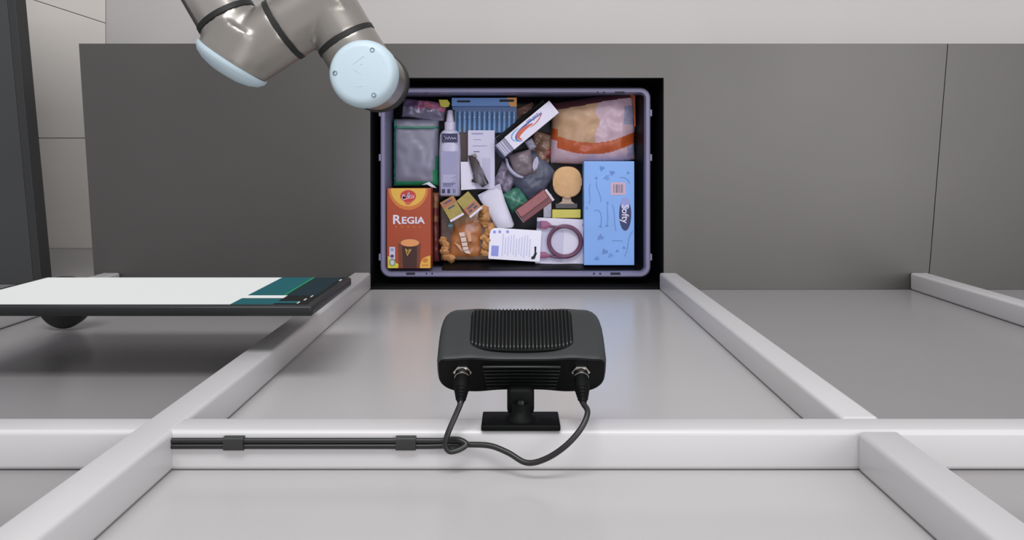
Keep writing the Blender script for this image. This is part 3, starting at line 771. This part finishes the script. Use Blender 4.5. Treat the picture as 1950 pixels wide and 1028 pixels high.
# middle: slate pouch, silver band, bundles
t, k, h = item('slate_pouch', 1013, 334, .812, 'dark slate pouch in the middle of the tote', 'pouch', rz=-42)
pillow('wrapper', 74 * k, 78 * k, h * .72, [mat('pouch_slate', (76, 80, 98), .4, var=.06, scale=20, bump=.15)], t, nx=40, ny=40, crumple=.12, seed=31)
t, k, h = item('taupe_bundle', 995, 312, .826, 'taupe plastic-wrapped bundle lying on the slate pouch', 'bundle', rz=15, base=.801)
pillow('wrapper', 44 * k, 48 * k, h, [mat('bundle_taupe', (112, 100, 106), .4, var=.15, scale=25, bump=.2)], t, nx=30, ny=30, crumple=.2, seed=33)
t, k, h = item('silver_strap', 978, 322, .836, 'curved pale silver strap around the taupe bundle', 'strap', base=.812)
finish('strap_band', tube(BM(), smooth_path([Vector((x * k, -y * k, z)) for x, y, z in ((-14, -20, .004), (-10, -5, .008), (-2, 6, .012), (8, 13, .015), (18, 16, .014))], 5), lambda s: .0048 * (.6 + .4 * math.sin(math.pi * s)), 10), mat('strap_silver', (148, 146, 172), .3), t, True)
t, k, h = item('plastic_spoon', 1020, 312, .840, 'small pale spoon-shaped piece right of the taupe bundle', 'utensil', rz=-12, base=.822)
finish('spoon_body', prism(BM(), q(ell(0, 0, 5, 14, 20), k), 0, .006, .002), mat('spoon_pale', (158, 152, 174), .35), t, True)
t, k, h = item('clear_sachet', 962, 339, .806, 'crumpled pale lilac sachet left of the slate pouch', 'sachet', rz=-25)
pillow('wrapper', 38 * k, 54 * k, h, [mat('sachet_lilac', (136, 128, 148), .22, var=.25, scale=70, bump=.8)], t, nx=30, ny=34, crumple=.5, seed=35)
t, k, h = item('small_white_wrap', 1011, 275, .834, 'small crumpled white wrap under the toothpaste box', 'wrap', rz=30, base=.80)
pillow('wrapper', 16 * k, 20 * k, .015, [mat('wrap_grey', (146, 142, 160), .3)], t, nx=12, ny=12, crumple=.5, seed=41)
t, k, h = item('green_sachet', 982, 381, .808, 'green sachet between the white tube and the red bar', 'sachet', rz=28)
pillow('wrapper', 42 * k, 44 * k, h, [mat('sachet_green', (66, 118, 102), .35, var=.1, scale=30), mat('sachet_green_light', (96, 146, 126), .35)], t, lambda u, v: 1 if abs(u + v * .9) < .14 else 0, nx=34, ny=34, crumple=.25, seed=36)

# white paper pieces and the red bar
t, k, h = item('folded_leaflet', 1020, 392, .800, 'white folded leaflet showing under the red bar', 'leaflet', rz=36)
finish('leaflet_sheet', box(BM(), -38 * k, 36 * k, -12 * k, 14 * k, 0, h, .001), white, t)
t, k, h = item('white_slip', 1043, 392, .790, 'narrow white slip beside the black sponge pack', 'slip')
finish('slip_sheet', box(BM(), -8 * k, 7 * k, -22 * k, 22 * k, 0, h, .001), white, t)
t, k, h = item('chocolate_bar', 1016, 391, .830, 'dark red chocolate bar lying slanted over a white leaflet', 'chocolate bar', rz=36.5, base=.8005)
finish('carton', box(BM(), -34 * k, 34 * k, -16 * k, 13 * k, 0, h * .8, .0015), mat('bar_maroon', (104, 42, 40), .4), t)
finish('raised_top', box(BM(), -33 * k, 33 * k, -5 * k, 12.5 * k, h * .8, h, .0015), mat('bar_red', (132, 58, 54), .35, var=.15, scale=50, bump=.3), t)

# sponge pack
t, k, h = item('sponge_pack', 1080, 362, .806, 'black pack with a round tan sponge over a yellow block', 'pack')
finish('backing_card', box(BM(), -34 * k, 32 * k, -54 * k, 52 * k, 0, .016, .002), M_black, t)
bm = prism(BM(), q(rrect(-27, 28, -45, 14, [24, 24, 24, 24], 8), k), .016, h, .004)
finish('sponge', bm, mat('sponge_tan', (196, 156, 112), .75, var=.06, scale=60, bump=.3, bscale=120), t, True)
finish('sponge_neck', prism(BM(), q([(-8, 12), (7, 12), (8, 22), (17, 27), (-18, 27), (-9, 22)], k), .016, h - .006, .001), mat('neck_tan', (168, 146, 128), .6), t)
finish('handle_bar', box(BM(), -22 * k, 20 * k, -35 * k, -26 * k, .016, h - .004, .001), mat('handle_grey', (58, 54, 56), .4), t)
finish('yellow_block', box(BM(), -28.5 * k, 26 * k, -53 * k, -37 * k, .016, h, .0015), mat('block_yellow', (186, 176, 78), .5, var=.08, scale=30), t)

# tissue box
t, k, h = item('tissue_box', 1160, 406, .836, 'light blue tissue box with flower print in the lower right of the tote', 'tissue box')
M_tb = mat('tissue_blue', (118, 158, 216), .45, var=.05, scale=10); M_tf = mat('tissue_flower', (90, 124, 182), .5); M_tg = mat('tissue_flower_pale', (100, 138, 194), .5)
finish('carton', box(BM(), -48 * k, 48 * k, -99 * k, 99 * k, 0, h, .0012), M_tb, t)
T0 = lambda L_: q([(x - 1160, y - 406) for x, y in L_], k)
for cx_, cy_, s, m_ in ((1146, 320, 7, M_tf), (1165, 329, 7, M_tf), (1155, 339, 8, M_tg), (1135, 339, 4, M_tf), (1196, 329, 4, M_tf), (1144, 452, 8, M_tf), (1151, 479, 8, M_tf), (1163, 486, 7, M_tg), (1143, 431, 4, M_tf), (1156, 430, 4, M_tf), (1157, 386, 3, M_tf), (1175, 478, 4, M_tf), (1188, 472, 4, M_tf), (1137, 492, 6, M_tf), (1117, 396, 4, M_tg)):
    pts = []
    for i in range(20):
        a = 2 * math.pi * i / 20; r = s * (.40 + .45 * abs(math.cos(2.5 * a + cx_)) + .35 * math.sin(a + cy_) ** 2 * math.sin(3 * a + cx_))
        pts.append((cx_ + r * math.cos(a), cy_ + r * math.sin(a) * .85))
    printed('printed_flower', T0(pts), m_, t, h)
for p4 in ([(1136, 345), (1133, 362), (1146, 368), (1144, 384)], [(1124, 350), (1118, 366), (1128, 376), (1121, 388)], [(1132, 401), (1142, 396), (1148, 408), (1144, 428)], [(1157, 388), (1154, 400), (1160, 412), (1156, 426)],
           [(1181, 338), (1192, 336), (1198, 344), (1199, 350)], [(1205, 440), (1192, 454), (1200, 470), (1189, 488)], [(1166, 390), (1172, 402), (1168, 420), (1173, 440)], [(1165, 459), (1172, 456), (1180, 460), (1186, 458)]):
    printed('printed_stem', T0(stroke(bez(p4, 10), 1.3)), M_tf, t, h + .0003)
printed('printed_label', T0(rrect(1163, 1191, 347, 371, 1)), mat('label_pinkish', (190, 158, 176), .5), t, h + .0004)
for i, w in enumerate((1.2, .8, 2.4, .8, 1.4, 1.0, 1.8, .8)):
    x = 1168 + i * 2.5; printed('printed_barcode', T0(rrect(x, x + w, 351, 367, .1, 1)), mat('bar_grey', (104, 100, 122), .5), t, h + .0007)
printed('printed_oval', T0(ell(1190.5, 408, 11.5, 31, 36)), mat('oval_navy', (38, 46, 92), .5), t, h + .0004)
printed('printed_oval', T0([(x, y) for x, y in ell(1190.5, 388, 8.5, 12, 24) ]), mat('oval_lilac', (136, 142, 196), .5), t, h + .0006)
letters('printed_name', 'Softy', .0235, white, t, ((1190 - 1160) * k, -(407 - 406) * k, h + .0010), math.radians(-90), sx=.95, bold=.0003)

# usb cable pack
t, k, h = item('cable_pack', 1072, 461, .822, 'white card pack with a coiled mauve charging cable', 'pack', rz=-2.5, base=.803)
finish('backing_card', box(BM(), -51 * k, 50 * k, -44 * k, 44 * k, -.001, .004, .0008), white, t)
finish('bubble_tray', prism(BM(), q(rrect(-42, 2, -22, 40, 3), k), .004, .0046), paper, t)
M_mv = mat('cable_mauve', (96, 54, 80), .35); M_mv2 = mat('plug_mauve', (138, 76, 110), .4)
for r, z, m_ in ((29, .009, M_mv), (32, .013, M_mv)):
    finish('cord_coil', tube(BM(), [Vector(((4 + r * math.cos(a)) * k, (1 + r * .95 * math.sin(a)) * k, z)) for a in [2 * math.pi * i / 48 for i in range(48)]], .0033, 10, closed=True), m_, t, True)
finish('cord_end', tube(BM(), smooth_path([Vector((x * k, -y * k, z)) for x, y, z in ((-30, -29, .010), (-10, -28, .013), (12, -28, .015), (28, -18, .015), (34, -4, .014), (30, 14, .012))], 5), .003, 10), M_mv, t, True)
finish('cord_end', tube(BM(), smooth_path([Vector((x * k, -y * k, z)) for x, y, z in ((-24, 28, .010), (-8, 30, .012), (8, 28, .014), (24, 22, .014), (34, 8, .014))], 5), .003, 10), M_mv, t, True)
finish('plug', prism(BM(), q([(-44, -38), (-32, -38), (-24, -33), (-24, -28), (-32, -23), (-44, -23)], k), .005, .013, .002), M_mv2, t, True)
finish('plug_tip', box(BM(), -51 * k, -44 * k, 24 * k, 37 * k, .006, .011, .0005), mat('plug_steel', (70, 66, 84), .3, .7), t)
finish('plug', prism(BM(), q([(-45, 22), (-32, 21), (-24, 26), (-24, 30), (-32, 33), (-45, 33)], k), .005, .012, .002), M_mv2, t, True)
finish('hanging_slot', prism(BM(), q(rrect(36, 43, -37, -30, 2), k), .004, .0044), greyink, t)
printed('printed_mark', q(rrect(-6, 2, 0, 1.5, .2, 1), k), greyink, t, .004)

# white backing card
t, k, h = item('blister_card', 980, 467, .830, 'white rounded card with pale blue print at the bottom of the tote', 'card', rz=-3.5, base=.812)
finish('card_sheet', prism(BM(), q(rrect(-49, 50, -30, 30, [2, 2, 2, 12] if False else [2, 2, 12, 2]), k), 0, .004, .0006), mat('blister_white', (222, 220, 232), .45), t)
finish('blister_back', box(BM(), -38 * k, 30 * k, -22 * k, 22 * k, -.010, 0, .003), paper, t)
M_pb = mat('print_periwinkle', (138, 142, 208), .5); M_pb2 = mat('print_pale_lilac', (196, 194, 220), .5)
printed('printed_square', q(rrect(-44, -30, 4, 24, .5), k), M_pb, t, .004)
for i in range(11):
    x = -24 + i * 5.2
    printed('printed_column', q(rrect(x, x + 2.6, -20 + (i * 7) % 9, 24 - (i * 5) % 8, .4, 1), k), M_pb2, t, .004)
for x, y in ((-40, -22), (-30, -23), (-15, -24)): printed('printed_seal', q(ell(x, y, 3, 3, 14), k), M_pb, t, .004)
finish('hanging_slot', prism(BM(), q([(38, 1), (42, 1), (42, 12), (44, 13), (42, 19), (40, 25), (34, 26), (33, 22), (37, 19), (39, 13)], k), .004, .0044), M_slot, t)

# white cosmetic tube
t, k, h = item('cosmetic_tube', 946, 395, .826, 'plain white cosmetic tube pointing down beside the green sachet', 'tube', base=.795)
M_ct = mat('tube_white', (196, 192, 208), .35, bump=.2, bscale=15)
bm = BM(); rows = []
ends = [((909, 372), (952, 349), .003), ((914, 382), (955, 362), .007), ((924, 398), (962, 384), .014), ((935, 418), (972, 409), .020), ((943, 432), (979, 428), .022), ((947, 436), (977, 434), .016)]
for (ax, ay), (bx_, by_), th in ends:
    r1, r2 = [], []
    for i in range(13):
        s = i / 12; x = (ax + (bx_ - ax) * s - 946) * k; y = -(ay + (by_ - ay) * s - 395) * k
        zz = math.sqrt(max(0, 1 - (2 * s - 1) ** 2))
        r1.append(bm.verts.new((x, y, .012 + th / 2 * zz + .0006))); r2.append(bm.verts.new((x, y, .012 - th / 2 * zz)))
    rows.append(r1 + r2[::-1])
for A, B in zip(rows, rows[1:]):
    n = len(A)
    for i in range(n): bm.faces.new((A[i], A[(i + 1) % n], B[(i + 1) % n], B[i]))
bm.faces.new(rows[0]); bm.faces.new(rows[-1][::-1])
finish('tube_body', bm, M_ct, t, True, 50)
finish('crimp', prism(BM(), q([(909 - 946, 372 - 395), (952 - 946, 349 - 395), (955 - 946, 361 - 395), (914 - 946, 383 - 395)], k), .011, .0145, .0006), mat('tube_crimp', (168, 162, 182), .4), t)

# two small tea sachet boxes
M_ta = mat('tea_olive', (150, 132, 58), .4, var=.15, scale=60); M_tr = mat('tea_orange', (160, 96, 62), .4); M_tn = mat('tea_ink', (64, 66, 90), .5)
for px, py, rz, lab, inv_ in ((860.5, 397.5, -60, 'small olive and orange tea packet, the left and lower of two', 0), (893.5, 389.5, -50, 'small olive and orange tea packet, the right and higher of two', 1)):
    t, k, h = item('tea_packet', px, py, .838, lab, 'packet', rz=rz, base=.8215, group='two small tea packets')
    finish('carton', box(BM(), -21 * k, 21 * k, -14.5 * k, 14.5 * k, 0, .016, .001), M_ta, t)
    finish('white_end', box(BM(), 17 * k, 21.5 * k, -14.8 * k, 14.8 * k, .008, .0166, .0008), white, t)
    a, b = (-20, -8) if not inv_ else (0, 16)
    printed('printed_band', q(rrect(a, b, -14, 14, .4, 1), k), M_tr, t, .016)
    printed('printed_mark', q(rrect(a + 3, a + 6, -9, 8, .4, 1), k), M_tn, t, .0164)
    if inv_:
        printed('printed_mark', q(rrect(9, 13, -10, -2, .6, 1), k), M_tn, t, .0164); printed('printed_mark', q(rrect(9, 13, 2, 9, .6, 1), k), M_tn, t, .0164)
    else: printed('printed_mark', q(rrect(-5, -2, -8, 6, .4, 1), k), M_tn, t, .0164)

# cracker bag and crackers
M_cr = mat('cracker_gold', (172, 122, 72), .5, var=.25, scale=90, bump=.5, bscale=150)
t, k, h = item('snack_bag', 889, 446, .815, 'orange snack bag with a slanted white title under the tea packets', 'bag', rz=0)
M_sn = mat('snack_orange', (158, 98, 54), .3, var=.1, scale=25, bump=.4); M_sf = mat('snack_tan_film', (158, 124, 96), .25, var=.15, scale=30)
def swarp(u, v, x, y): return x + .006 * v, y
pillow('wrapper', 70 * k, 104 * k, h * .72, [M_sn, M_sf], t, lambda u, v: 1 if v > .45 + .2 * u else 0, nx=44, ny=60, crumple=.2, seed=51, warp=swarp, power=5, freq=16)
Cc = lambda L_: q([((x / 6.425 + 825) - 889, (y / 6.425 + 350) - 446) for x, y in L_], k)
for a, b in (((320, 585), (395, 585)), ((322, 620), (400, 618)), ((326, 655), (405, 650)), ((335, 695), (412, 690))):
    pass
zz = h * .93
titles = [[(312, 600), (378, 590), (392, 640), (330, 650)], [(332, 660), (396, 650), (408, 705), (345, 712)], [(345, 722), (412, 714), (420, 760), (355, 765)], [(358, 775), (424, 768), (432, 805), (368, 812)], [(372, 820), (436, 812), (458, 858), (400, 850)]]
for p4 in titles: printed('printed_title', Cc(p4), mat('title_white', (204, 182, 172), .5), t, zz, .0012)
printed('printed_title', Cc([(250, 712), (330, 752), (352, 835)]), mat('title_peach', (196, 146, 112), .5), t, zz, .0008)
printed('printed_title', Cc([(400, 560), (455, 590), (470, 700), (430, 712)]), mat('title_peach', (196, 146, 112), .5), t, zz, .0008)
printed('round_sticker', Cc(ell(212, 512, 38, 36, 20)), mat('sticker_teal', (44, 84, 84), .45), t, zz - .002, .004)
printed('printed_script', Cc(stroke([(190, 520), (205, 500), (215, 522), (235, 500)], 8)), paper, t, zz + .0022)
random.seed(4)
spots = []
for (x0_, y0_, x1_, y1_, n) in ((920, 400, 938, 438, 8), (922, 440, 931, 488, 6), (842, 456, 848, 490, 5), (852, 490, 862, 496, 2), (912, 395, 926, 412, 3)):
    for i in range(n):
        f = (i + .5) / n
        spots.append((x0_ + (x1_ - x0_) * (f if x1_ - x0_ > y1_ - y0_ else random.random()), y0_ + (y1_ - y0_) * (random.random() if x1_ - x0_ > y1_ - y0_ else f)))
protos = []
for i, (px, py) in enumerate(spots):
    zt_ = .806 + random.random() * .012
    v = P(px, py, zt_)
    if i < 5:
        bm = BM(); bmesh.ops.create_icosphere(bm, subdivisions=3, radius=1)
        for w in bm.verts:
            c = w.co.copy(); d = 1 + .35 * noise.noise(c * 1.6 + Vector((i * 7, 0, 0))) + .12 * noise.noise(c * 5)
            w.co = Vector((c.x * .0125 * d, c.y * .0098 * d, c.z * .0065 * d))
        o = finish('cracker', bm, M_cr, None, True, 80); protos.append(o)
    else:
        o = protos[i % 5].copy(); COL.objects.link(o)
    o.location = (v.x, v.y, zt_ - .006); o.rotation_euler = (random.uniform(-.5, .5), random.uniform(-.5, .5), random.uniform(0, 6.28))
    side = 'spilling out between the orange snack bag and the white tube' if (py < 440 and px > 900) else ('in the lower row right of the orange snack bag' if px > 900 else ('along the left edge of the orange snack bag' if px < 850 else 'under the bottom edge of the orange snack bag'))
    tag(o, 'golden crunchy snack piece ' + side, 'snack', 'snack pieces around the orange bag')
# ledge of clear film under the pieces
t, k, h = item('snack_tray', 889, 446, .800, 'clear tan film tray under the golden snack pieces', 'tray')
finish('tray_film', prism(BM(), q([(-51, -58), (10, -58), (48, -48), (52, 0), (46, 50), (-50, 50)], k), 0, .028, .004), mat('tray_brown', (84, 60, 46), .35, var=.3, scale=60), t)
